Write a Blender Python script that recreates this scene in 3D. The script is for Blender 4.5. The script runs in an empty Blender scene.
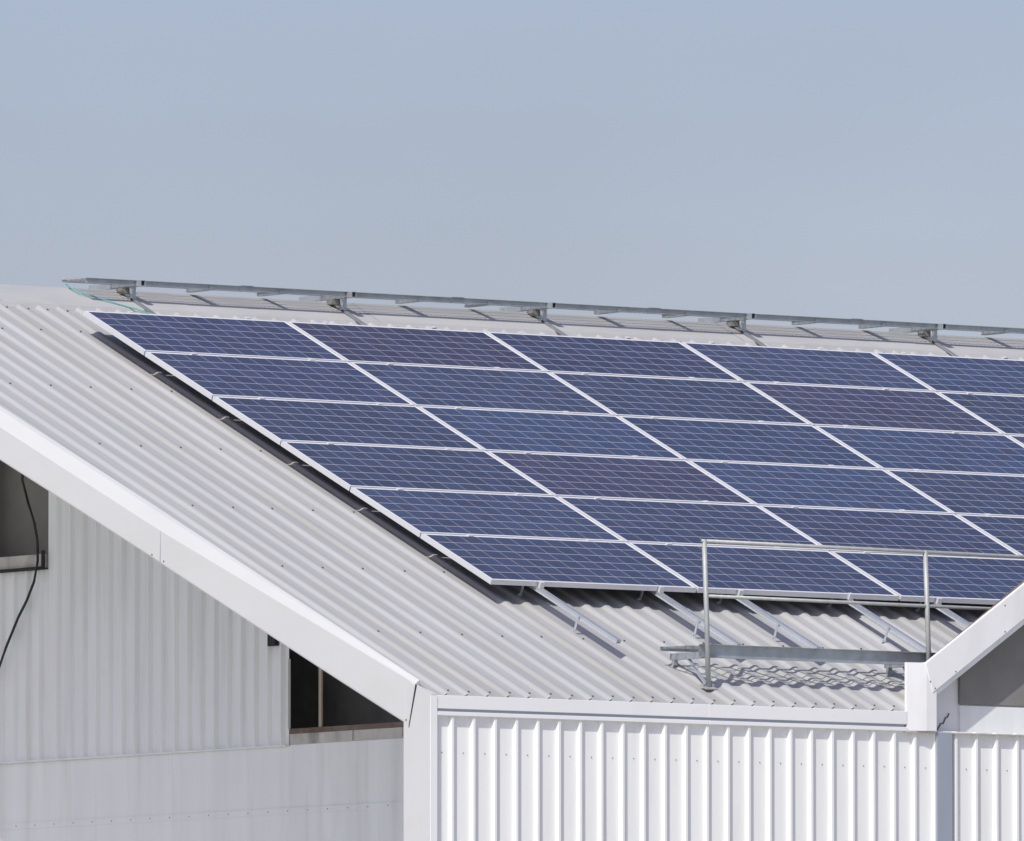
import bpy, bmesh, math, random
from mathutils import Vector, Matrix
random.seed(7)
S = bpy.context.scene
COL = S.collection
Z0 = 10.5                       # everything below is written relative to the top left corner of the array

# ------------------------------------------------------------------ camera
YAW, PITCH = math.radians(36.2534), math.radians(3.7810)
cd = bpy.data.cameras.new('camera'); cam = bpy.data.objects.new('camera', cd); COL.objects.link(cam)
cam.location = (-67.6957, -98.1486, -8.7812 + Z0)
cam.rotation_euler = (math.pi/2 + PITCH, 0, -YAW)
cd.sensor_width = 36.0; cd.lens = 15043.69/1024*36.0
cd.clip_start = 1.0; cd.clip_end = 20000
S.camera = cam
# ------------------------------------------------------------------ sky and sun
SD = Vector((1.0, 0.592, -1.295)).normalized()      # the way the sunlight travels
w = bpy.data.worlds.new('World'); S.world = w; w.use_nodes = True
nt = w.node_tree; bg = nt.nodes['Background']
sky = nt.nodes.new('ShaderNodeTexSky'); sky.sky_type = 'NISHITA'; sky.sun_disc = False
sky.sun_elevation = math.asin(-SD.z); sky.sun_rotation = math.atan2(-SD.x, -SD.y)
sky.altitude = 0; sky.air_density = 1.0; sky.dust_density = 1.8; sky.ozone_density = 2.0
hs = nt.nodes.new('ShaderNodeHueSaturation'); hs.inputs['Saturation'].default_value = 1.0
gm = nt.nodes.new('ShaderNodeVectorMath'); gm.operation = 'MULTIPLY'; gm.inputs[1].default_value = (1.0, 0.890, 1.005)
nt.links.new(sky.outputs[0], hs.inputs['Color']); nt.links.new(hs.outputs[0], gm.inputs[0]); stc = nt.nodes.new('ShaderNodeTexCoord'); smp = nt.nodes.new('ShaderNodeMapping'); smp.inputs['Scale'].default_value = (16, 16, 26)
nt.links.new(stc.outputs['Generated'], smp.inputs['Vector'])
sno = nt.nodes.new('ShaderNodeTexNoise'); sno.inputs['Scale'].default_value = 1.0; sno.inputs['Detail'].default_value = 4; nt.links.new(smp.outputs[0], sno.inputs['Vector'])
smr = nt.nodes.new('ShaderNodeMapRange'); smr.inputs['From Min'].default_value = 0.3; smr.inputs['From Max'].default_value = 0.7
smr.inputs['To Min'].default_value = 0.955; smr.inputs['To Max'].default_value = 1.045; nt.links.new(sno.outputs['Fac'], smr.inputs['Value'])
gm2 = nt.nodes.new('ShaderNodeVectorMath'); gm2.operation = 'SCALE'; nt.links.new(gm.outputs[0], gm2.inputs[0]); nt.links.new(smr.outputs[0], gm2.inputs['Scale'])
nt.links.new(gm2.outputs[0], bg.inputs['Color'])
bg.inputs['Strength'].default_value = 0.099
sl = bpy.data.lights.new('sun', 'SUN'); sl.energy = 2.95; sl.angle = math.radians(0.55); sl.color = (1.0, 0.985, 0.90)
so = bpy.data.objects.new('sun', sl); COL.objects.link(so)
so.rotation_euler = SD.to_track_quat('-Z', 'Y').to_euler(); so.location = (-20, -20, 40)
S.view_settings.view_transform = 'Standard'; S.view_settings.look = 'None'
S.view_settings.exposure = 0.20; S.view_settings.gamma = 1.0; S.view_settings.use_curve_mapping = False
S.render.engine = 'CYCLES'

# ------------------------------------------------------------------ frame of the roof
T = math.radians(23.49888); CT, ST = math.cos(T), math.sin(T)
U = Vector((1, 0, 0)); V = Vector((0, -CT, -ST)); N = Vector((0, -ST, CT))
HP, HC = -0.195, -0.1725         # pans and rib crests of the sheeting below the array's face
def R(u, v, h=0.0): return U*u + V*v + N*h
def roofz(y, h=HP):             # height of the front slope at depth y
    v = (-y - h*ST)/CT
    return -v*ST + h*CT
YR = 0.95                       # ridge
VR = (-YR - HP*ST)/CT
VE = 8.135                      # eave end of the sheet
YF = -7.419                     # face of the eave fascia
def xf(y): return -1.905 - 0.035*(y + 7.07)     # verge of the roof: not quite square to the eave

# ------------------------------------------------------------------ materials
def mat(name, col, rough=0.6, metal=0.0, spec=0.5, var=0.0, scale=(3, 3, 3), bump=0.0, dirt=None, dirt_amt=0.0, dscale=(1, 1, 1), coat=0.0, dlo=0.5, dhi=0.75):
    m = bpy.data.materials.new(name); m.use_nodes = True
    n = m.node_tree; b = n.nodes['Principled BSDF']
    b.inputs['Roughness'].default_value = rough; b.inputs['Metallic'].default_value = metal
    b.inputs['Specular IOR Level'].default_value = spec; b.inputs['Coat Weight'].default_value = coat
    tc = n.nodes.new('ShaderNodeTexCoord')
    def noise(sc, detail=5, r=0.6):
        mp = n.nodes.new('ShaderNodeMapping'); mp.inputs['Scale'].default_value = sc
        n.links.new(tc.outputs['Object'], mp.inputs['Vector'])
        t = n.nodes.new('ShaderNodeTexNoise'); t.inputs['Scale'].default_value = 1.0
        t.inputs['Detail'].default_value = detail; t.inputs['Roughness'].default_value = r
        n.links.new(mp.outputs[0], t.inputs['Vector']); return t
    t = noise(scale)
    mr = n.nodes.new('ShaderNodeMapRange'); mr.inputs['From Min'].default_value = 0.3; mr.inputs['From Max'].default_value = 0.7
    mr.inputs['To Min'].default_value = 1 - var; mr.inputs['To Max'].default_value = 1 + var
    n.links.new(t.outputs['Fac'], mr.inputs['Value'])
    mx = n.nodes.new('ShaderNodeVectorMath'); mx.operation = 'SCALE'; mx.inputs[0].default_value = col[:3]
    n.links.new(mr.outputs[0], mx.inputs['Scale'])
    out = mx.outputs[0]
    if dirt:
        d = noise(dscale, 6, 0.65)
        r2 = n.nodes.new('ShaderNodeMapRange'); r2.inputs['From Min'].default_value = dlo; r2.inputs['From Max'].default_value = dhi
        r2.inputs['To Max'].default_value = dirt_amt
        n.links.new(d.outputs['Fac'], r2.inputs['Value'])
        mi = n.nodes.new('ShaderNodeMix'); mi.data_type = 'RGBA'
        n.links.new(r2.outputs[0], mi.inputs['Factor']); n.links.new(out, mi.inputs['A'])
        mi.inputs['B'].default_value = (*dirt, 1); out = mi.outputs['Result']
    n.links.new(out, b.inputs['Base Color'])
    if bump:
        bt = noise((scale[0]*4, scale[1]*4, scale[2]*4))
        bp = n.nodes.new('ShaderNodeBump'); bp.inputs['Strength'].default_value = bump; bp.inputs['Distance'].default_value = 0.004
        n.links.new(bt.outputs['Fac'], bp.inputs['Height']); n.links.new(bp.outputs[0], b.inputs['Normal'])
    return m
M = {}
M['sheet'] = mat('weathered_roof_sheet', (0.43, 0.432, 0.432), 0.5, 0.0, 0.5, 0.07, (6, 0.35, 0.35), 0.12, (0.34, 0.315, 0.25), 0.42, (3.2, 0.22, 0.22), dlo=0.5, dhi=0.72)
def sheet_tone(m, width, amt):
    n = m.node_tree; b = n.nodes['Principled BSDF']; src = b.inputs['Base Color'].links[0].from_socket
    tc = n.nodes.new('ShaderNodeTexCoord'); sp = n.nodes.new('ShaderNodeSeparateXYZ'); n.links.new(tc.outputs['Object'], sp.inputs[0])
    d = n.nodes.new('ShaderNodeMath'); d.operation = 'DIVIDE'; d.inputs[1].default_value = width; n.links.new(sp.outputs[0], d.inputs[0])
    f = n.nodes.new('ShaderNodeMath'); f.operation = 'FLOOR'; n.links.new(d.outputs[0], f.inputs[0])
    wn = n.nodes.new('ShaderNodeTexWhiteNoise'); wn.noise_dimensions = '1D'; n.links.new(f.outputs[0], wn.inputs['W'])
    mr = n.nodes.new('ShaderNodeMapRange'); mr.inputs['To Min'].default_value = 1-amt; mr.inputs['To Max'].default_value = 1+amt; n.links.new(wn.outputs['Value'], mr.inputs['Value'])
    v = n.nodes.new('ShaderNodeVectorMath'); v.operation = 'SCALE'; n.links.new(src, v.inputs[0]); n.links.new(mr.outputs[0], v.inputs['Scale']); n.links.new(v.outputs[0], b.inputs['Base Color'])
sheet_tone(M['sheet'], 0.766, 0.035)
M['cap'] = mat('ridge_cap_sheet', (0.47, 0.47, 0.465), 0.5, 0.0, 0.5, 0.07, (1.2, 3, 3), 0.1, (0.42, 0.39, 0.33), 0.4, (1.6, 3, 3))
M['white'] = mat('white_painted_flashing', (0.87, 0.875, 0.88), 0.42, 0.0, 0.5, 0.025, (1.2, 1.2, 1.2), 0.05, (0.62, 0.61, 0.57), 0.4, (2.2, 2.2, 0.8), dlo=0.5, dhi=0.75)
M['wall'] = mat('white_wall_sheet', (0.89, 0.90, 0.885), 0.45, 0.0, 0.5, 0.03, (3, 3, 0.4), 0.05, (0.55, 0.54, 0.50), 0.3, (4, 4, 0.5), dlo=0.55, dhi=0.8)
M['gable'] = mat('gable_wall_sheet', (0.85, 0.88, 0.875), 0.45, 0.0, 0.5, 0.05, (3, 3, 0.3), 0.05, (0.42, 0.42, 0.38), 0.35, (5, 5, 0.4), dlo=0.5, dhi=0.8)
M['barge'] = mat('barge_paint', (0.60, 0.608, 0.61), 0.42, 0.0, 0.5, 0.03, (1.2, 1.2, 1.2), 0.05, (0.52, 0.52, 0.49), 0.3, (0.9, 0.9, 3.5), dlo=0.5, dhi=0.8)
M['alu'] = mat('panel_frame_aluminium', (0.70, 0.71, 0.72), 0.42, 0.2, 0.5, 0.04, (2, 2, 2))
M['rail'] = mat('rail_aluminium', (0.66, 0.69, 0.73), 0.33, 0.6, 0.5, 0.05, (3, 3, 3))
M['galv'] = mat('galvanised_steel', (0.46, 0.50, 0.52), 0.48, 0.55, 0.5, 0.16, (9, 9, 9), 0.1, (0.30, 0.27, 0.22), 0.35, (5, 5, 5))
M['galvpost'] = mat('galvanised_pipe', (0.44, 0.46, 0.45), 0.62, 0.4, 0.5, 0.12, (14, 14, 6), 0.1, (0.40, 0.36, 0.26), 0.4, (9, 9, 3))
M['grate'] = mat('grating_steel', (0.33, 0.35, 0.36), 0.5, 0.5, 0.5, 0.1, (9, 9, 9))
M['inner'] = mat('grey_inner_backdrop', (0.26, 0.26, 0.27), 0.8, 0.0, 0.2, 0.3, (2, 2, 2))
M['dark'] = mat('near_black', (0.03, 0.03, 0.035), 0.7, 0.0, 0.3, 0.1, (5, 5, 5))
M['screw'] = mat('screw_head', (0.14, 0.135, 0.13), 0.5, 0.4, 0.5, 0.1, (5, 5, 5))
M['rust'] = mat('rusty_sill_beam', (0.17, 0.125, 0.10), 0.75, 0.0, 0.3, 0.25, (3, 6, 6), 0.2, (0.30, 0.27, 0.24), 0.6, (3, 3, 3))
M['conc'] = mat('stained_concrete', (0.55, 0.54, 0.50), 0.85, 0.0, 0.3, 0.15, (4, 4, 4), 0.3, (0.22, 0.21, 0.19), 0.7, (3, 3, 1.2), dlo=0.5, dhi=0.65)
M['mull'] = mat('timber_mullion', (0.40, 0.34, 0.27), 0.7, 0.0, 0.3, 0.12, (8, 8, 2))
M['rope'] = mat('teal_rope', (0.10, 0.42, 0.40), 0.7, 0.0, 0.3, 0.1, (30, 30, 30))
M['cable'] = mat('black_cable', (0.02, 0.022, 0.026), 0.5, 0.0, 0.4, 0.1, (10, 10, 10))
M['pipe'] = mat('grey_blue_metal', (0.33, 0.37, 0.43), 0.5, 0.0, 0.5, 0.05, (3, 3, 1))  # even grey-blue for the wall strip, fascia recess and lap joint
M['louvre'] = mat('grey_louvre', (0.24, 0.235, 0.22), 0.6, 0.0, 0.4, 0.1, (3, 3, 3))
M['backsheet'] = mat('panel_backsheet', (0.7, 0.7, 0.7), 0.6)
M['ground'] = mat('dusty_yard', (0.50, 0.475, 0.43), 0.95, 0.0, 0.2, 0.2, (0.05, 0.05, 0.05), 0.3, (0.13, 0.15, 0.08), 0.7, (0.02, 0.02, 0.02))
M['slab'] = mat('interior_slab', (0.2, 0.2, 0.2), 0.8)
M['lead'] = mat('crumpled_foil', (0.75, 0.79, 0.84), 0.22, 0.8, 0.5, 0.08, (12, 12, 12), 0.6)

PW, PH = 1.961, 0.997
def cell_material():
    m = bpy.data.materials.new('solar_cells_under_glass'); m.use_nodes = True
    n = m.node_tree; L = n.links; b = n.nodes['Principled BSDF']
    def math_(op, a, b_=None, c=None):
        k = n.nodes.new('ShaderNodeMath'); k.operation = op
        for i, q in enumerate((a, b_, c)):
            if q is None: continue
            if isinstance(q, (int, float)): k.inputs[i].default_value = q
            else: L.new(q, k.inputs[i])
        return k.outputs[0]
    tc = n.nodes.new('ShaderNodeTexCoord'); sp = n.nodes.new('ShaderNodeSeparateXYZ'); L.new(tc.outputs['Object'], sp.inputs[0])
    mx, my = 0.026, 0.024
    cw, ch = (PW - 2*mx)/12, (PH - 2*my)/6
    cu = math_('DIVIDE', math_('SUBTRACT', sp.outputs[0], mx), cw)
    cv = math_('DIVIDE', math_('SUBTRACT', sp.outputs[1], my), ch)
    def line(c, half):
        f = math_('FRACT', c); d = math_('MINIMUM', f, math_('SUBTRACT', 1.0, f))
        return math_('LESS_THAN', d, half)
    g = math_('MAXIMUM', line(cu, 0.0026/cw), line(cv, 0.0050/ch))
    out_u = math_('GREATER_THAN', math_('ABSOLUTE', math_('SUBTRACT', cu, 6.0)), 6.0)
    out_v = math_('GREATER_THAN', math_('ABSOLUTE', math_('SUBTRACT', cv, 3.0)), 3.0)
    edge = math_('MAXIMUM', out_u, out_v)
    bus = math_('MULTIPLY', line(math_('MULTIPLY', cv, 3.0), 0.03), 0.35)
    # one tone per cell, and the crystals in it
    cx_ = n.nodes.new('ShaderNodeCombineXYZ'); L.new(math_('FLOOR', cu), cx_.inputs[0]); L.new(math_('FLOOR', cv), cx_.inputs[1])
    oi = n.nodes.new('ShaderNodeObjectInfo'); L.new(math_('MULTIPLY', oi.outputs['Random'], 90.0), cx_.inputs[2])
    wn = n.nodes.new('ShaderNodeTexWhiteNoise'); L.new(cx_.outputs[0], wn.inputs['Vector'])
    vo = n.nodes.new('ShaderNodeTexVoronoi'); vo.inputs['Scale'].default_value = 60; L.new(tc.outputs['Object'], vo.inputs['Vector'])
    tone = math_('ADD', math_('MULTIPLY_ADD', wn.outputs['Value'], 0.30, 0.74), math_('MULTIPLY', vo.outputs['Color'], 0.22))
    sc = n.nodes.new('ShaderNodeVectorMath'); sc.operation = 'SCALE'; L.new(oi.outputs['Color'], sc.inputs[0]); L.new(tone, sc.inputs['Scale'])
    def mix(f, a, bcol):
        k = n.nodes.new('ShaderNodeMix'); k.data_type = 'RGBA'; L.new(f, k.inputs['Factor']); L.new(a, k.inputs['A']); k.inputs['B'].default_value = bcol; return k.outputs['Result']
    c = mix(bus, sc.outputs[0], (0.22, 0.22, 0.26, 1))
    c = mix(g, c, (0.42, 0.39, 0.385, 1))
    c = mix(edge, c, (0.80, 0.80, 0.80, 1))
    # dust film
    dn = n.nodes.new('ShaderNodeTexNoise'); dn.inputs['Scale'].default_value = 1.4; dn.inputs['Detail'].default_value = 6; L.new(tc.outputs['Object'], dn.inputs['Vector'])
    c = mix(math_('MULTIPLY', dn.outputs['Fac'], 0.05), c, (0.5, 0.5, 0.5, 1))
    L.new(c, b.inputs['Base Color'])
    b.inputs['Roughness'].default_value = 0.28; b.inputs['IOR'].default_value = 1.45
    b.inputs['Specular IOR Level'].default_value = 0.45
    return m
M['cells'] = cell_material()

# ------------------------------------------------------------------ mesh helpers
class MB:
    def __init__(s): s.v = []; s.f = []; s.m = []; s.mi = 0
    def poly(s, pts):
        i = len(s.v); s.v += [Vector(p) for p in pts]; s.f.append(list(range(i, i+len(pts)))); s.m.append(s.mi)
    def obox(s, o, a, b, c):            # corner and three edge vectors
        o, a, b, c = map(Vector, (o, a, b, c)); i = len(s.v)
        s.v += [o, o+a, o+a+b, o+b, o+c, o+a+c, o+a+b+c, o+b+c]
        fs = [(0, 3, 2, 1), (4, 5, 6, 7), (0, 1, 5, 4), (1, 2, 6, 5), (2, 3, 7, 6), (3, 0, 4, 7)]
        if a.cross(b).dot(c) < 0: fs = [tuple(reversed(q)) for q in fs]
        for q in fs: s.f.append([i+k for k in q]); s.m.append(s.mi)
        return s
    def box(s, a, b):
        lo = Vector([min(p, q) for p, q in zip(a, b)]); hi = Vector([max(p, q) for p, q in zip(a, b)]); d = hi-lo
        return s.obox(lo, (d.x, 0, 0), (0, d.y, 0), (0, 0, d.z))
    def bar(s, a, b, wdt, hgt, up=Vector((0, 0, 1))):       # a bar centred on the line a-b
        a, b = Vector(a), Vector(b); d = b-a; sd = d.cross(up).normalized()*wdt; u_ = sd.cross(d).normalized()*hgt
        return s.obox(a - sd/2 - u_/2, d, sd, u_)
    def prism(s, pts, ext):
        pts = [Vector(p) for p in pts]; ext = Vector(ext); n_ = len(pts); i = len(s.v)
        nn = Vector((0, 0, 0))
        for k in range(n_): nn += pts[k].cross(pts[(k+1) % n_])
        if nn.dot(ext) > 0: pts = pts[::-1]
        s.v += pts + [q+ext for q in pts]
        s.f.append([i+k for k in range(n_)]); s.f.append([i+n_+k for k in reversed(range(n_))]); s.m += [s.mi]*2
        for k in range(n_):
            j = (k+1) % n_; s.f.append([i+k, i+n_+k, i+n_+j, i+j]); s.m.append(s.mi)
        return s
    def tube(s, pts, r, seg=10, caps=True):
        pts = [Vector(p) for p in pts]; rings = []
        for k, q in enumerate(pts):
            d = (pts[min(k+1, len(pts)-1)] - pts[max(k-1, 0)]).normalized()
            x = d.cross(Vector((0, 0, 1)) if abs(d.z) < 0.9 else Vector((1, 0, 0))).normalized(); y = d.cross(x)
            i = len(s.v); s.v += [q + x*r*math.cos(2*math.pi*j/seg) + y*r*math.sin(2*math.pi*j/seg) for j in range(seg)]; rings.append(i)
        for a, b in zip(rings, rings[1:]):
            for j in range(seg):
                k = (j+1) % seg; s.f.append([a+j, a+k, b+k, b+j]); s.m.append(s.mi)
        if caps:
            s.f.append([rings[0]+j for j in reversed(range(seg))]); s.f.append([rings[-1]+j for j in range(seg)]); s.m += [s.mi]*2
        return s
    def build(s, name, mats, parent=None, origin=None, local=False, bevel=0.0, smooth=False):
        if not isinstance(mats, (list, tuple)): mats = [mats]
        me = bpy.data.meshes.new(name)
        off = Vector((0, 0, 0))
        if not local:
            if parent is not None: off = parent['_o'] if '_o' in parent else (0, 0, 0); off = Vector(off)
            elif origin is not None: off = Vector(origin)
            else:
                xs = [q.x for q in s.v]; ys = [q.y for q in s.v]; zs = [q.z for q in s.v]
                off = Vector(((min(xs)+max(xs))/2, (min(ys)+max(ys))/2, min(zs)))
        me.from_pydata([q-off for q in s.v], [], s.f)
        for k in mats: me.materials.append(M[k])
        for pgn, mi in zip(me.polygons, s.m): pgn.material_index = mi; pgn.use_smooth = smooth
        bm = bmesh.new(); bm.from_mesh(me); bmesh.ops.recalc_face_normals(bm, faces=bm.faces); bm.to_mesh(me); bm.free()
        o = bpy.data.objects.new(name, me); COL.objects.link(o)
        if parent is not None: o.parent = parent; o['_o'] = tuple(off)
        elif not local: o.location = off + Vector((0, 0, Z0)); o['_o'] = tuple(off)
        if bevel:
            bv = o.modifiers.new('bevel', 'BEVEL'); bv.width = bevel; bv.segments = 2; bv.limit_method = 'ANGLE'
        return o
def tag(o, label=None, cat=None, group=None, kind=None):
    for k, q in (('label', label), ('category', cat), ('group', group), ('kind', kind)):
        if q: o[k] = q
    return o
def thing(name, loc, label, cat, group=None, kind=None):
    o = bpy.data.objects.new(name, None); COL.objects.link(o); o.empty_display_size = 0.3
    o.location = Vector(loc) + Vector((0, 0, Z0)); o['_o'] = tuple(loc)
    return tag(o, label, cat, group, kind)

# ------------------------------------------------------------------ ground
g = MB(); g.poly([(-6000, -6000, -Z0), (6000, -6000, -Z0), (6000, 6000, -Z0), (-6000, 6000, -Z0)])
tag(g.build('ground', 'ground', origin=(0, 0, -Z0)), kind='structure')

# ------------------------------------------------------------------ the warehouse
X1 = 16.0                                   # right hand end
YB = 2*YR - YF                              # back eave
XW = 0.795                                  # gable wall, set back under the overhanging verge
hall = thing('warehouse', (XW, YR, -Z0), 'large white metal clad warehouse with a light grey ribbed metal roof', 'warehouse')
PITCHR = 0.1915; PH0 = 0.20                 # rib spacing and the position of one crest
def sheet(name, side):
    b = MB(); k0 = int((-2.6 - PH0)/PITCHR) - 1; k1 = int((X1 - PH0)/PITCHR)
    prof = []
    for k in range(k0, k1+1):
        c = PH0 + k*PITCHR
        for dx, h in ((-0.058, HP), (-0.046, HP+0.004), (-0.024, HC-0.003), (-0.014, HC), (0.014, HC), (0.024, HC-0.003), (0.046, HP+0.004), (0.058, HP)): prof.append((c+dx, h))
    nseg = 10
    def pt(x, v, h):
        q = R(x, v, h)
        if side < 0: q = Vector((q.x, 2*YR - q.y, q.z))
        return q
    vs = [VR + (VE-VR)*i/nseg for i in range(nseg+1)]
    base = len(b.v)
    for v in vs:
        for x, h in prof: b.v.append(pt(x, min(v, VE-0.185) if (2.76 < x < 9.10 and side > 0) else (v if v > VR else (-YR - h*ST)/CT), h) if v > VR else pt(x, (-YR - h*ST)/CT, h))
    npf = len(prof)
    for i in range(nseg):
        for j in range(npf-1):
            a = i*npf + j; b.f.append([a, a+1, a+npf+1, a+npf]); b.m.append(0)
    if side > 0:                            # foam closures at the eave ends of the ribs
        for j in range(0, npf-7, 8):
            x = prof[j][0]
            if 2.70 < x < 9.2: continue
            b.poly([pt(prof[j+i][0], VE+0.022*(1-(prof[j+i][1]-HP)/(HC-HP)), prof[j+i][1]) for i in range(8)])
    # screws with their washers, on the crests over every purlin
    b.mi = 1
    rows = [(-0.40, 1), (0.12, 2), (1.47, 2), (2.82, 2), (4.17, 2), (5.465, 2), (6.85, 2), (VE-0.03, 1)] if side > 0 else []
    for v, step in rows:
        for k in range(k0, k1):
            if step == 2 and k % 2 == 0: continue
            x = PH0 + k*PITCHR
            if x < -1.83 or (2.57 < x < 9.20 and v > VE-0.3): continue
            vv = v + random.uniform(-0.012, 0.012); c = R(x + random.uniform(-0.006, 0.006), vv, HC)
            ring = [c + U*0.008*math.cos(t) + V*0.008*math.sin(t) for t in [i*math.pi/3 for i in range(6)]]
            b.prism(ring, N*0.009)
    o = b.build(name, ['sheet', 'screw'], hall)
    # cut along the slightly skewed verge
    bm = bmesh.new(); bm.from_mesh(o.data)
    off = Vector(o['_o']); p0 = Vector((xf(-7.07)+0.028, -7.07, 0)) - off; d = Vector((xf(0)+0.075-xf(-7.07)-0.028, 7.07, 0)).normalized()
    nrm = Vector((d.y, -d.x, 0))            # towards +x
    if nrm.x < 0: nrm = -nrm
    bmesh.ops.bisect_plane(bm, geom=bm.verts[:]+bm.edges[:]+bm.faces[:], plane_co=p0, plane_no=nrm, clear_inner=True)
    bm.to_mesh(o.data); bm.free()
    return o
sheet('roof_sheet', 1)
sheet('roof_sheet', -1)
# ridge cap: two wings and a rolled crown
b = MB()
hcap = HC + 0.006
def capline(x, vv, h, side):
    q = R(x, vv, h)
    return q if side > 0 else Vector((q.x, 2*YR-q.y, q.z))
xs = [xf(YR)-0.01 + i*1.85 for i in range(11)]; xs = [x for x in xs if x < X1]
for i, x in enumerate(xs):
    x2 = min(x+1.90, X1); dh = 0.003 if i % 2 else 0.0
    for side in (1, -1):
        vt = (-YR - (hcap+dh)*ST)/CT
        b.poly([capline(x, vt, hcap+dh, side), capline(x2, vt, hcap+dh, side), capline(x2, vt+0.44, hcap+dh, side), capline(x, vt+0.44, hcap+dh, side)])
        b.poly([capline(x, vt+0.44, hcap+dh, side), capline(x2, vt+0.44, hcap+dh, side), capline(x2, vt+0.475, HP+0.001, side), capline(x, vt+0.475, HP+0.001, side)])
ridge = b.build('ridge_cap', 'cap', hall)
# purlins and the soffit under the overhang
b = MB(); nv = 16
for side in (1, -1):
    q = [R(X1, VE-0.31, HP-0.012), R(X1, VR-0.0, HP-0.012), R(xf(YR)+0.11, VR, HP-0.012), R(xf(YF)+0.08, VE-0.31, HP-0.012)]
    if side < 0: q = [Vector((k.x, 2*YR-k.y, k.z)) for k in q]
    b.prism(q, (0, 0, -0.02))
b.build('soffit', 'gable', hall)
b = MB()
for v in (0.12, 1.47, 2.82, 4.17, 5.465, 6.85):
    y = R(0, v, HP).y; z = R(0, v, HP).z - 0.04
    b.box((xf(y)+0.12, y-0.03, z-0.14), (X1-0.1, y+0.03, z)); b.box((xf(y)+0.12, 2*YR-y-0.03, z-0.14), (X1-0.1, 2*YR-y+0.03, z))
b.build('purlins', 'galv', hall)

# barge board on the near verge: face, bevelled top and folded bottom, in two lengths lapped at a seam
def barge(y0, y1, proud, name, slant=0.0):
    n_ = 24; secs = []
    for i in range(n_+1):
        y = y0 + (y1-y0)*i/n_; kk = min(max((y + 7.07)/5.0, 0), 1)
        zr = roofz(y); x = xf(y) - proud
        zb = zr - 0.325 + 0.005*math.sin(y*1.3)
        zc = zr + 0.020 - 0.085*min(1, kk*1.6)                      # crease of the top bevel
        wv = 0.034 + 0.056*min(1, kk*1.5)                           # width of the bevel
        zt = zr + 0.046
        sec = [Vector(c) for c in ((x+0.03, y, zb), (x+0.004, y, zb-0.004), (x, y, zb+0.008), (x, y, zc-0.012), (x+0.006, y, zc+0.002), (x+wv*0.5, y, zt-0.010), (x+wv, y, zt), (x+wv+0.006, y, zt-0.018), (x+0.03, y, zc-0.06))]
        if i == 0 and slant:
            for q in sec: q.y += slant*min(1, max(0, (zt - q.z)/0.36))
        secs.append(sec)
    m = len(secs[0]); b = MB()
    for s_ in secs: b.v += s_
    for i in range(n_):
        for j in range(m):
            a = i*m+j; c = i*m+(j+1) % m; b.f.append([a, c, c+m, a+m]); b.m.append(0)
    b.f.append(list(range(m))); b.f.append([n_*m+j for j in reversed(range(m))]); b.m += [0, 0]
    b.mi = 1
    for y, dz in ((y0+0.12, -0.30), (y1-0.04, -0.29)):
        zr = roofz(y); x = xf(y)-proud
        b.prism([(x-0.004, y+0.007*math.cos(t), zr+dz+0.007*math.sin(t)) for t in [i*math.pi/3 for i in range(6)]], (0.008, 0, 0))
    return b.build(name, ['barge', 'screw'], hall)
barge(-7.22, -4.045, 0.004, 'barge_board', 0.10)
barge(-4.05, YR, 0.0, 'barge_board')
n_ = 12; b = MB()                           # the far slope's barge board
b.prism([(xf(YR), YR, roofz(YR)-0.325), (xf(YR), YR, roofz(YR)+0.04), (xf(YR), YB, roofz(YF)+0.04), (xf(YR), YB, roofz(YF)-0.325)], (0.02, 0, 0))
b.build('barge_board', 'white', hall)

# boxed corner at the foot of the verge, and the eave fascia
XC = -1.915
zE = roofz(YF) 
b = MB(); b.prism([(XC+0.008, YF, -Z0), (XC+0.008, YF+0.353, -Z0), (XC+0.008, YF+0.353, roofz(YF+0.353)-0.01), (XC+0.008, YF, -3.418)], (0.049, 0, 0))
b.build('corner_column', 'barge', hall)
b = MB(); b.prism([(XC+0.006, -7.235, roofz(-7.235)+0.010), (XC+0.006, -7.218, roofz(-7.2)+0.010), (XC+0.006, -7.131, roofz(-7.12)-0.335), (XC+0.006, -7.135, roofz(-7.13)-0.350)], (0.0018, 0, 0))
b.build('verge_joint', 'dark', hall)
b = MB(); xj = xf(-4.05); zj = roofz(-4.05); b.prism([(xj-0.0025, -4.046, zj-0.07), (xj-0.0025, -4.037, zj-0.07), (xj-0.0025, -4.028, zj-0.31), (xj-0.0025, -4.037, zj-0.31)], (0.002, 0, 0)); b.build('lap_joint', 'pipe', hall)
def front_trim(xa, xb, y, z0, z1, dy=0.02): return ((xa, y, z0), (xb, y+dy, z1))
seams = [-1.855, 0.68, 2.46]
for a, c in zip([XC+0.06, 0.682, 9.35, 12.2], [0.680, 2.577, 12.198, X1]):
    b = MB(); b.box((a, YF-(0.0012 if a > 0.5 and a < 3 else 0), -3.524), (c, YF+0.02, -3.424)); b.build('eave_fascia', 'white', hall, bevel=0.003)
    b = MB(); b.box((a+0.002, YF-0.004, -3.576), (c, YF+0.05, -3.546)); b.build('drip_flashing', 'white', hall, bevel=0.003)
b = MB(); b.box((XC+0.062, YF+0.010, -3.57), (2.56, YF+0.03, -3.50)); b.build('fascia_recess', 'pipe', hall)
b = MB(); b.box((XC-0.002, YF-0.006, -Z0), (XC+0.058, YF+0.002, -3.43))
b.build('corner_flashing', 'white', hall)

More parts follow.
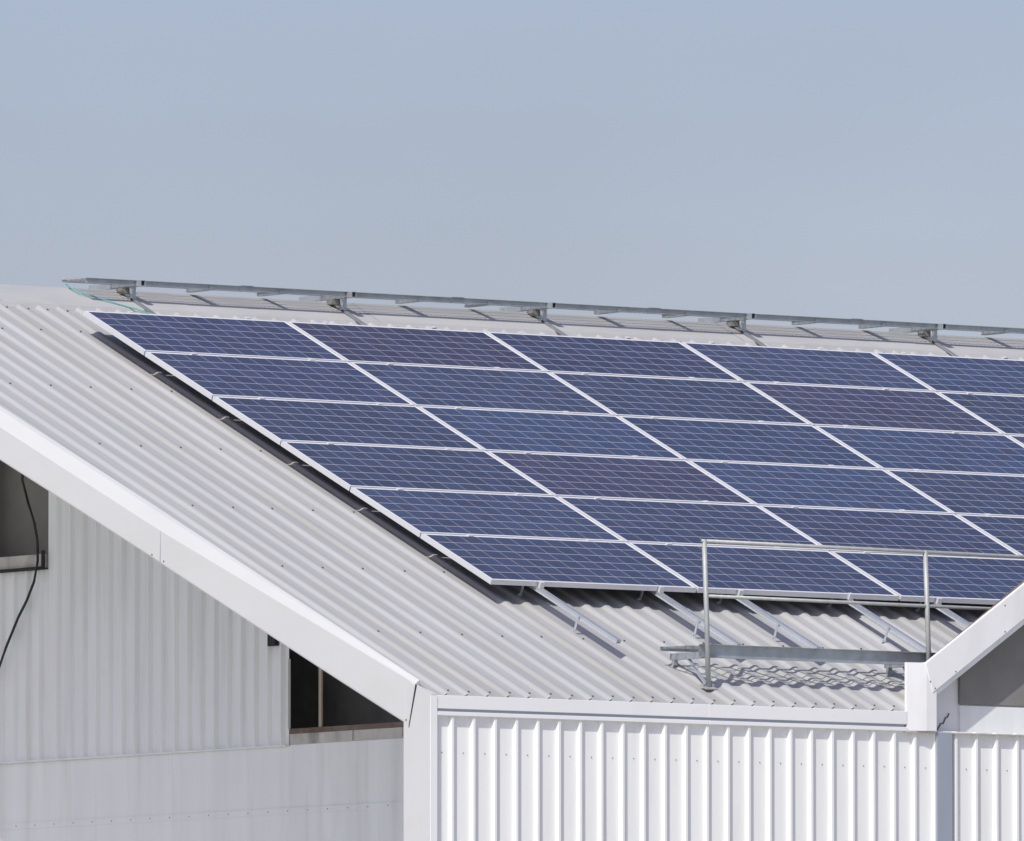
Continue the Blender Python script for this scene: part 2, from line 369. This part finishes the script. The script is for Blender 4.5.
# ribbed wall sheeting: pans with trapezoid ribs
def ribbed(name, m, f, a0, a1, z0, ztop, pitch, rw, top, depth, phase=0.0, thick=0.02):
    # f(a, d, z) -> point, a along the wall, d outward
    b = MB(); prof = []; a = a0 + phase
    prof.append((a0, 0.0))
    while a + rw + 2*top < a1:
        prof += [(a, 0.0), (a+top, depth), (a+top+rw, depth), (a+2*top+rw, 0.0)]; a += pitch
    prof.append((a1, 0.0))
    for (p, dp), (q, dq) in zip(prof, prof[1:]):
        if q-p < 1e-4: continue
        b.poly([f(p, dp, z0), f(q, dq, z0), f(q, dq, ztop(q)), f(p, dp, ztop(p))])
    return b.build(name, m, hall)
YW = YF + 0.035                             # pans of the front wall
ribbed('front_wall', 'wall', lambda a, d, z: (a, YW-d, z), XC+0.058, X1, -Z0, lambda a: -3.565, 0.1985, 0.020, 0.012, 0.030, 0.13)
# gable wall above the lower wall: from the opening back to the far eave
def gtop(y): return roofz(y if y < YR else 2*YR-y) - 0.05
YO = -1.785                                 # edge of the dark opening
ribbed('gable_wall', 'gable', lambda a, d, z: (XW-d, a, z), YO, 1.56, -3.53, gtop, 0.183, 0.016, 0.014, 0.036, 0.045)
ribbed('gable_wall', 'gable', lambda a, d, z: (XW-d, a, z), 2.6, YB-0.05, -3.53, gtop, 0.183, 0.016, 0.014, 0.036, 0.045)
ribbed('gable_wall', 'gable', lambda a, d, z: (XW-d, a, z), 1.561, 2.599, -3.53, lambda a: -1.99, 0.183, 0.016, 0.014, 0.036, 0.06)
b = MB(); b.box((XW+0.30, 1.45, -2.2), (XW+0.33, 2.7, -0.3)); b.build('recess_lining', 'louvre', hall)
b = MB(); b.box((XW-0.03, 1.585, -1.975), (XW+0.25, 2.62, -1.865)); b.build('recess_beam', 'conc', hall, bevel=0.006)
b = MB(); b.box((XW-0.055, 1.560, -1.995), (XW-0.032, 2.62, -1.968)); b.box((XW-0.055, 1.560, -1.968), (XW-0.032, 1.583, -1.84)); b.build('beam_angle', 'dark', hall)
b = MB(); b.box((XW-0.012, YO-0.004, -3.40), (XW+0.012, YO-0.001, -2.85)); b.build('wall_edge_flashing', 'gable', hall)
b = MB(); b.box((XW+0.0, YF+0.4, -3.440), (XW+0.16, YO-0.0, -3.400)); b.build('sill_beam', 'rust', hall)
b = MB(); b.box((XW+0.004, YF+0.4, -3.525), (XW+0.16, YO-0.0, -3.441)); b.build('concrete_band', 'conc', hall)
for y in (-3.28, -2.62): b = MB(); b.box((XW-0.008, y-0.03, -3.52), (XW+0.003, y+0.03, -3.442)); b.build('stained_block', 'conc', hall)
for y in (-2.215, -3.88, -5.48): b = MB(); b.box((XW+0.005, y, -3.399), (XW+0.02, y+0.036, gtop(y))); b.build('mullion', 'mull', hall)
b = MB(); b.box((XW+0.008, YF+0.4, -Z0), (XW+0.16, YB-0.05, -3.526)); b.build('lower_wall', 'gable', hall)
b = MB()
for z in (-4.02, -4.9, -5.8): b.box((XW+0.002, YF+0.4, z-0.05), (XW+0.0065, YB-0.05, z))
b.mi = 1
for k in range(60):
    for z in (-4.045, -4.925): b.box((XW-0.001, -6.9+k*0.27, z-0.004), (XW+0.003, -6.9+k*0.27+0.008, z+0.004))
b.build('joint_flashing', ['gable', 'screw'], hall)
b = MB()
for k in range(88):
    x = XC+0.058+0.13-0.06+k*0.1985
    for z in (-3.85, -5.2):
        b.prism([(x+0.004*math.cos(t), YW+0.001, z+0.004*math.sin(t)) for t in [i*math.pi/3 for i in range(6)]], (0, -0.006, 0))
tag(b.build('wall_screws', 'screw', hall), kind='stuff')
b = MB(); b.box((XW-0.03, YO, -3.536), (XW+0.0, 2.6, -3.524)); b.build('cladding_base_strip', 'gable', hall)
b = MB(); b.box((XW-0.05, -1.66, -2.74), (XW-0.01, -1.56, -2.60)); b.build('cleat', 'dark', hall)
# back and far walls, floor slab: keep the inside dark
b = MB(); b.box((XW, YB-0.06, -Z0), (X1, YB-0.03, roofz(YF)-0.05)); b.build('back_wall', 'gable', hall)
b = MB(); b.prism([(X1-0.1, YW+0.01, -Z0), (X1-0.1, YB-0.06, -Z0), (X1-0.1, YB-0.06, gtop(YF)), (X1-0.1, YR, gtop(YR)), (X1-0.1, YW+0.01, gtop(YF))], (0.03, 0, 0)); b.build('gable_wall', 'gable', hall)
b = MB(); b.box((XC+0.2, YW+0.01, -Z0), (XW+0.1, YW+0.04, -3.5)); b.build('wing_wall', 'wall', hall)
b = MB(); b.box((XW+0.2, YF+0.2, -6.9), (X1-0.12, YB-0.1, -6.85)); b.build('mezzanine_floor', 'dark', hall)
b = MB(); b.prism([(XW+0.9, YF+0.1, -6.8), (XW+0.9, YF+0.1, gtop(YF+0.1)-0.2), (XW+0.9, YR, gtop(YR)-0.2), (XW+0.9, YR, -6.8)], (0.03, 0, 0))  # added backdrop with slanted bars; its grey lifts the opening from black
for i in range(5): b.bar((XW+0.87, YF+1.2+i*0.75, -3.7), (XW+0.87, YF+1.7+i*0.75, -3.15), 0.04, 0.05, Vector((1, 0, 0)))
b.build('inner_backdrop', 'inner', hall)
b = MB(); b.box((2.855, YW-0.05, -Z0), (3.005, YW-0.012, -3.577)); b.build('wall_strip', 'pipe', hall, bevel=0.004)  # flat grey-blue strip on the front wall below the small gable

# ------------------------------------------------------------------ the small gable at the right, flush with the eave
YG = YF - 0.032
gab = thing('gable_canopy', (4.9, YG, -3.57), 'white false gable with raking white fascia and boxed end rising over the eave', 'gable')
SL = 0.667
XG = 5.9                                     # its apex
def zl(x): return -3.300 + (x - 2.763)*SL    # bottom line of the rake
b = MB(); b.prism([(2.735, YG, -3.572), (2.842, YG, -3.572), (2.842, YG, -3.22), (2.745, YG, -3.045), (2.735, YG, -3.045)], (0, 0.235, 0)); b.build('boxed_end', 'white', gab, bevel=0.008)
b = MB(); b.prism([(2.7345, YG+0.002, -3.571), (2.578, YF+0.004, -3.571), (2.578, YF+0.03, -3.571), (2.7345, YF+0.20, -3.571)], (0, 0, 0.522)); b.build('splayed_return', 'white', gab)
for sgn in (1, -1):
    def mx_(x): return x if sgn > 0 else 2*XG - x
    b = MB()
    b.prism([(mx_(2.730), YG-0.006, zl(2.73)+0.268), (mx_(2.800), YG-0.006, zl(2.80)), (mx_(XG), YG-0.006, zl(XG)), (mx_(XG), YG-0.006, zl(XG)+0.268)], (0, 0.03, 0))
    b.mi = 1
    for x, dz in ((2.775, 0.10), (2.82, 0.02), (3.02, 0.02), (3.5, 0.02), (3.5, 0.22)):
        b.prism([(mx_(x)+0.007*math.cos(t), YG-0.009, zl(x)+dz+0.007*math.sin(t)) for t in [i*math.pi/3 for i in range(6)]], (0, 0.006, 0))
    b.build('rake_fascia', ['white', 'screw'], gab, bevel=0.004)
    b = MB(); b.prism([(mx_(2.805), YG+0.004, zl(2.805)+0.003), (mx_(2.86), YG+0.012, zl(2.86)-0.050), (mx_(XG), YG+0.012, zl(XG)-0.050), (mx_(XG), YG+0.004, zl(XG)+0.003)], (0, 0.02, 0)); b.build('rake_lip', 'gable', gab)
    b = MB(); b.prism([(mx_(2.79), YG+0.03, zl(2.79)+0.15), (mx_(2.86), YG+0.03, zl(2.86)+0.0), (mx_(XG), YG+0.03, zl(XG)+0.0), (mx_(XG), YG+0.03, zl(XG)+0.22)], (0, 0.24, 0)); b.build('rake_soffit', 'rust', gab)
b = MB(); b.prism([(2.80, YG+0.2, -3.566), (XG*2-2.80, YG+0.2, -3.566), (XG*2-2.80, YG+0.2, zl(2.80)), (XG, YG+0.2, zl(XG)), (2.80, YG+0.2, zl(2.80))], (0, 0.05, 0)); b.build('infill_wall', 'white', gab)
b = MB(); b.prism([(3.20, YG+0.17, -3.345), (XG*2-3.20, YG+0.17, -3.345), (XG*2-3.20, YG+0.17, zl(3.20)-0.0), (XG, YG+0.17, zl(XG)), (3.20, YG+0.17, zl(3.20)-0.0)], (0, 0.03, 0)); 
b.build('louvre_panel', 'louvre', gab)
b = MB(); b.box((3.20, YG+0.172, -3.566), (XG*2-3.20, YG+0.2, -3.357)); b.build('lower_panel', 'gable', gab)
b = MB(); b.box((2.565, YG+0.02, -3.583), (XG*2-2.745, YG+0.26, -3.5735)); b.build('ledge', 'conc', gab)
b = MB()                                     # a jagged stain-like crack of torn sealant on the infill
pts = [(2.995, -3.550), (3.03, -3.500), (3.055, -3.497), (3.075, -3.455), (3.095, -3.448), (3.11, -3.42)]
for (x, z), (x2, z2) in zip(pts, pts[1:]): b.bar((x, YG+0.196, z), (x2, YG+0.196, z2), 0.008, 0.010, Vector((0, 1, 0)))
b.build('torn_sealant', 'rust', gab)

# ------------------------------------------------------------------ solar panels
PU, PV = 1.976, 1.012
RM = Matrix((U, -V, N)).transposed().to_euler()      # x along the ridge, y up the slope, z out of the roof
def roof_empty(name, u, v, h, label, cat, group):
    o = bpy.data.objects.new(name, None); COL.objects.link(o); o.empty_display_size = 0.2
    o.location = R(u, v, h) + Vector((0, 0, Z0)); o.rotation_euler = RM
    return tag(o, label, cat, group)
def make_panel():
    root = roof_empty('solar_panel', 0, 0, 0, 'x', 'solar panel', 'solar panels of the roof array')
    b = MB(); lw = 0.0095; hgt = 0.040
    b.box((0, 0, 0), (PW, lw, hgt)); b.box((0, PH-lw, 0), (PW, PH, hgt))
    b.box((0, lw, 0), (lw, PH-lw, hgt)); b.box((PW-lw, lw, 0), (PW, PH-lw, hgt))
    b.box((lw, lw, 0), (PW-lw, lw+0.02, 0.002)); b.box((lw, PH-lw-0.02, 0), (PW-lw, PH-lw, 0.002))
    b.build('frame', 'alu', root, local=True, bevel=0.0015)
    b = MB(); b.box((lw, lw, 0.0335), (PW-lw, PH-lw, 0.0382)); b.mi = 1
    b.box((PW/2-0.06, PH-0.2, 0.012), (PW/2+0.06, PH-0.09, 0.0334))
    gl = b.build('glass', ['cells', 'dark'], root, local=True)
    return root
proto = make_panel()
rows = ['top', 'second', 'third', 'fourth', 'fifth', 'bottom']
cols = ['first from the left edge', 'second from the left edge', 'third from the left edge', 'fourth from the left edge', 'fifth from the left edge']
BL = (0.034, 0.048, 0.103); PUR = (0.039, 0.041, 0.089); LB = (0.033, 0.052, 0.118); MD = (0.032, 0.042, 0.096)
tint = {(0, 1): PUR, (1, 3): PUR, (3, 1): PUR, (2, 2): LB, (0, 0): MD, (1, 0): MD, (2, 1): LB, (0, 4): LB, (0, 2): MD, (4, 1): BL, (5, 2): LB, (2, 3): LB, (3, 2): LB, (4, 2): MD, (1, 1): BL}
first = True
for r in range(6):
    for c in range(5):
        if first: o = proto; kids = list(proto.children); first = False
        else:
            o = proto.copy(); COL.objects.link(o); kids = []
            for ch in proto.children:
                d = ch.copy(); COL.objects.link(d); d.parent = o; kids.append(d)
        j = random.uniform(-0.002, 0.002)
        o.location = R(c*PU+0.0075+j, (r+1)*PV-0.0075, -0.040) + Vector((0, 0, Z0))
        o.scale = (1, 0.925 if r == 0 else 1.0, 1)
        base = tint.get((r, c), BL); f = random.uniform(0.86, 1.12)
        for k in kids: k.color = (base[0]*f, base[1]*f, base[2]*f, 1)
        o['label'] = 'dark blue solar panel in the %s row of the array, %s' % (rows[r], cols[c])
        o.rotation_euler = RM.copy(); o.rotation_euler.x += random.uniform(-0.0008, 0.0008)

# ------------------------------------------------------------------ mounting rails with clamps and feet
RL0, RL1 = 0.12, 7.18
def make_rail():
    root = roof_empty('mounting_rail', 0, RL1, HC, 'x', 'mounting rail', 'mounting rails under the solar panels')
    Lr = RL1-RL0; z1 = -0.042 - HC; z0 = z1 - 0.032
    b = MB()
    b.box((-0.020, 0, z0), (0.020, Lr, z0+0.006)); b.box((-0.020, 0, z0+0.006), (-0.015, Lr, z1)); b.box((0.015, 0, z0+0.006), (0.020, Lr, z1))
    b.box((-0.015, 0, z1-0.005), (-0.006, Lr, z1)); b.box((0.006, 0, z1-0.005), (0.015, Lr, z1)); b.box((-0.013, 0.002, z1-0.02), (0.013, Lr, z1-0.016))
    b.box((-0.030, 0, z0), (-0.0205, Lr, z0+0.004))
    b.build('rail_section', 'rail', root, local=True)
    for v in (0.55, 1.90, 3.25, 4.60, 5.90, 6.66):
        y = RL1-v; b = MB()
        b.box((-0.034, y-0.012, 0.0), (-0.030, y+0.012, z0+0.03)); b.box((-0.060, y-0.012, 0.0), (-0.034, y+0.012, 0.005)); b.box((-0.052, y-0.006, 0.005), (-0.042, y+0.006, 0.014))
        b.box((-0.030, y-0.007, z0+0.012), (-0.0205, y+0.007, z0+0.026))
        b.build('rail_foot', 'rail', root, local=True)
    for k in range(7):
        v = k*PV if k else 0.065; y = RL1 - v; b = MB()
        if k in (0, 6):
            s_ = 1 if k == 0 else -1
            b.box((-0.02, y, z1), (0.02, y+s_*0.022, 0.0 - HC + 0.001)); b.box((-0.02, y-s_*0.010, -HC+0.001), (0.02, y+s_*0.022, -HC+0.006))
        else:
            b.box((-0.025, y-0.008, z1), (0.025, y+0.008, -HC+0.0015)); b.box((-0.025, y-0.019, -HC+0.0015), (0.025, y+0.019, -HC+0.006))
        b.prism([(0.006*math.cos(t), y+0.006*math.sin(t), -HC+0.006) for t in [i*math.pi/3 for i in range(6)]], (0, 0, 0.005))
        b.build('panel_clamp', 'alu', root, local=True)
    return root
proto_r = make_rail()
ru = [(0.465, 'leftmost'), (1.615, 'second from the left'), (2.378, 'third from the left'), (3.465, 'fourth from the left'), (4.320, 'fifth from the left'),
      (5.42, 'sixth from the left'), (6.28, 'seventh from the left'), (7.38, 'eighth from the left'), (8.25, 'ninth from the left'), (9.33, 'tenth from the left')]
for i, (u, wd) in enumerate(ru):
    if i == 0: o = proto_r
    else:
        o = proto_r.copy(); COL.objects.link(o)
        for ch in proto_r.children:
            d = ch.copy(); COL.objects.link(d); d.parent = o
    o.location = R(u, RL1 + random.uniform(-0.015, 0.015), HC) + Vector((0, 0, Z0))
    o['label'] = 'aluminium mounting rail reaching down the roof below the panels, %s' % wd

# ------------------------------------------------------------------ walkway along the ridge
YA = YR
wk = thing('ridge_walkway', (5.0, YA, 0.23), 'long galvanised steel grating walkway on brackets along the roof ridge', 'walkway')
xa, xb = 0.53, 15.5
zt = 0.292
def channel(b, x0, x1, y, z0, z1, d=0.03, t=0.004, openf=True):
    b.box((x0, y+d-t, z0), (x1, y+d, z1)); b.box((x0, y, z0), (x1, y+d-t, z0+t)); b.box((x0, y, z1-t), (x1, y+d-t, z1))
b = MB(); channel(b, xa, xb, YA-0.315, 0.255, zt+0.004); b.build('front_channel', 'galv', wk)
b = MB(); channel(b, xa, xb, YA+0.03, 0.280, 0.300, 0.012); b.build('back_channel', 'galv', wk)
for i in range(8):
    b = MB(); q0 = xa + i*2.02 + 0.25*(i % 2); b.box((q0, YA+0.020, 0.301), (min(q0+1.5, xb), YA+0.0235, 0.318)); b.build('kick_strip', 'alu', wk)
def grating(x0, x1, y0, y1, z, pitch, bars, name, parent, depth=0.012):
    b = MB(); x = x0
    while x < x1: b.box((x, y0, z-depth), (x+0.004, y1, z)); x += pitch
    for i in range(bars):
        y = y0 + (y1-y0)*(i+0.5)/bars; b.box((x0, y-0.003, z-depth*0.8), (x1, y+0.003, z+0.002))
    return b.build(name, 'grate', parent)
grating(xa, xb, YA-0.284, YA+0.029, zt, 0.045, 4, 'grating', wk)
arms = [1.085, 3.165, 5.18, 7.225, 9.225, 11.2, 13.2, 15.2]
for i, x in enumerate(arms):
    b = MB(); x -= 0.05
    # open channel lying across the ridge, seen from its end
    y0, y1 = YA-0.375, YA+0.36
    b.box((x-0.022, y0, 0.247), (x+0.022, y1, 0.251)); b.box((x-0.022, y0, 0.251), (x-0.018, y1, 0.289)); b.box((x+0.018, y0, 0.251), (x+0.022, y1, 0.289)); b.box((x-0.022, y0, 0.289), (x+0.022, y1, 0.293))
    arm = b.build('bracket_arm', 'galv', wk)
    b = MB(); b.box((x-0.0175, y0+0.012, 0.2515), (x+0.0175, y0+0.016, 0.2885)); b.build('arm_end_shade', 'dark', arm)  # near-black plate painted as the shade inside the arm's open end
    b = MB()
    zf = roofz(YA-0.56, HC)+0.006
    b.bar((x, YA-0.02, 0.247), (x, YA-0.56, zf+0.008), 0.032, 0.014, Vector((1, 0, 0)).cross(Vector((0, 0.5, 0.3))))
    b.box((x-0.05, YA-0.64, zf-0.005), (x+0.05, YA-0.50, zf+0.002)) if False else None
    b.build('brace', 'grate', wk)
    b = MB(); b.box((x-0.04, YA-0.15, 0.20), (x+0.025, YA-0.06, 0.2465)); b.build('packer', 'louvre', wk)
    for dx in (0.70, 1.40):
        if x+dx < xb-0.1: b = MB(); b.box((x+dx, YA-0.30, 0.250), (x+dx+0.045, YA+0.028, 0.2795)); b.build('cross_bearer', 'galv', wk)
    b = MB(); zc = roofz(YA-0.23, HC)
    b.box((x-0.016, YA-0.25, zc), (x+0.016, YA-0.22, 0.247)); b.build('leg', 'galv', wk); b = MB(); b.box((x-0.016, YA+0.22, zc), (x+0.016, YA+0.25, 0.247)); b.build('leg', 'galv', wk)
    b = MB(); b.obox(R(x-0.05, (-(YA-0.56)-HC*ST)/CT-0.07, HC+0.001), U*0.10, V*0.13, N*0.006); b.build('foot_plate', 'galv', wk)
for k, x in enumerate([2.1, 4.2, 6.2, 8.3, 10.2]):
    b = MB(); channel(b, x-0.06, x+0.06, YA-0.319, 0.250, zt+0.009); b.build('splice_plate', 'galv', wk)

# ------------------------------------------------------------------ walkway above the eave
YP = -7.111
lw_ = thing('eave_walkway', (3.0, YP+0.2, -3.2), 'short galvanised grating walkway on brackets just above the white eave fascia', 'walkway')
xa, xb = 0.87, 7.2
b = MB(); channel(b, xa, xb, YP+0.028, -3.048, -2.946, d=0.04, t=0.005)
b.build('front_channel', 'galv', lw_)
b = MB(); b.box((0.785, YP+0.44, -2.985), (xb, YP+0.445, -2.952)); b.box((0.785, YP+0.415, -2.956), (xb, YP+0.44, -2.952)); b.build('back_channel', 'galv', lw_)
grating(0.79, xb, YP+0.070, YP+0.414, -2.958, 0.085, 3, 'grating', lw_)
for i, x in enumerate([0.93, 2.99, 5.05, 7.1]):
    b = MB(); b.box((x-0.03, YP+0.03, -3.052), (x+0.01, YP+0.47, -3.049)); b.box((x-0.03, YP+0.07, -3.049), (x-0.026, YP+0.47, -3.002)); b.box((x+0.006, YP+0.07, -3.049), (x+0.01, YP+0.47, -3.002))
    b.build('bracket_arm', 'galv', lw_)
    b = MB(); b.bar((x-0.012, YP+0.26, -3.05), (x-0.012, YP+0.03, roofz(YP+0.03, HC)+0.01), 0.03, 0.010, Vector((1, 0, 0)).cross(Vector((0, 1, 1)))); b.build('strut', 'rail', lw_)
    zc = roofz(YP+0.43, HC)
    b = MB(); b.box((x-0.028, YP+0.42, zc), (x+0.008, YP+0.45, -3.052)); b.build('leg', 'galv', lw_)

# ------------------------------------------------------------------ guard rail
gr = thing('guard_rail', (0.93, YP, roofz(YP)), 'thin galvanised pipe guard rail standing on the roof at the eave walkway', 'guard rail')
posts = [(0.912, 0.872, -2.166), (3.035, 2.995, -2.178), (5.16, 5.13, -2.19), (7.2, 7.18, -2.2)]
for xb0, xt0, zt0 in posts:
    zb = roofz(YP, HC)
    b = MB(); b.tube([(xb0, YP, zb), ((xb0+xt0)/2+0.003, YP, (zb+zt0)/2), (xt0, YP, zt0+0.012)], 0.0190, 14); b.build('post', 'galvpost', gr, smooth=True)
    b = MB(); b.obox(R(xb0-0.055, (-YP-HC*ST)/CT-0.045, HC+0.001), U*0.11, V*0.09, N*0.008)
    for dx in (-0.042, 0.042): b.obox(R(xb0+dx-0.008, (-YP-HC*ST)/CT-0.008+random.uniform(-.02, .02), HC+0.009), U*0.016, V*0.016, N*0.018)
    b.build('base_plate', 'galvpost', gr)
b = MB(); b.tube([(posts[0][1]-0.022, YP+0.001, -2.166), (posts[1][1], YP, -2.178), (posts[2][1], YP, -2.19), (posts[3][1]+0.02, YP, -2.2)], 0.0145, 12); b.build('top_rail', 'galvpost', gr, smooth=True)
b = MB(); b.tube([(0.893, YP, -2.583), (3.013, YP, -2.592), (5.147, YP, -2.60), (7.19, YP, -2.61)], 0.0130, 12); b.build('mid_rail', 'galvpost', gr, smooth=True)

# ------------------------------------------------------------------ rope, cable, foil
def on_roof(u, v, h=0.012): return R(u, v, HC+h)
pts = [(0.55, -0.98), (0.545, -0.90), (0.56, -0.80), (0.66, -0.70), (0.80, -0.60), (0.92, -0.49), (1.0, -0.38), (1.12, -0.28), (1.22, -0.20), (1.34, -0.10)]
b = MB(); b.tube([on_roof(u, v, 0.030 if v < -0.6 else 0.018) for u, v in pts], 0.0052, 8)
tag(b.build('rope', 'rope', smooth=True), 'thin teal rope lying over the ridge cap above the top left panel', 'rope')
P3 = [(1.80, -1.02), (1.825, -1.26), (1.74, -1.45), (1.65, -1.62), (1.607, -1.76), (1.603, -1.93), (1.655, -2.09), (1.76, -2.24), (1.88, -2.37), (2.05, -2.6), (2.3, -3.0), (2.4, -3.6), (2.41, -4.6)]
b = MB(); b.tube([(XW-0.075, y, z) for y, z in P3], 0.011, 8)
tag(b.build('cable', 'cable', smooth=True), 'black cable hanging slack down the shaded gable wall at the left', 'cable')
b = MB(); random.seed(3); nx, ny = 26, 5
for i in range(nx):
    for j in range(ny):
        pass
grid = [[R(7.02 + 0.62*i/(nx-1)*1.0 + 0.02*random.random() + j*0.01, -0.40 + 0.28*j/(ny-1), HC + 0.006 + 0.012*random.random() - (0.0 if (i//2) % 2 else 0.004)) for j in range(ny)] for i in range(nx)]
for i in range(nx-1):
    for j in range(ny-1):
        b.poly([grid[i][j], grid[i+1][j], grid[i+1][j+1], grid[i][j+1]])
tag(b.build('foil_strip', 'lead', origin=tuple(R(7.3, -0.2, HC))), 'shiny crumpled foil strip on the roof just above the fourth panel column', 'foil')
for o in list(bpy.data.objects):
    if '_o' in o: del o['_o']
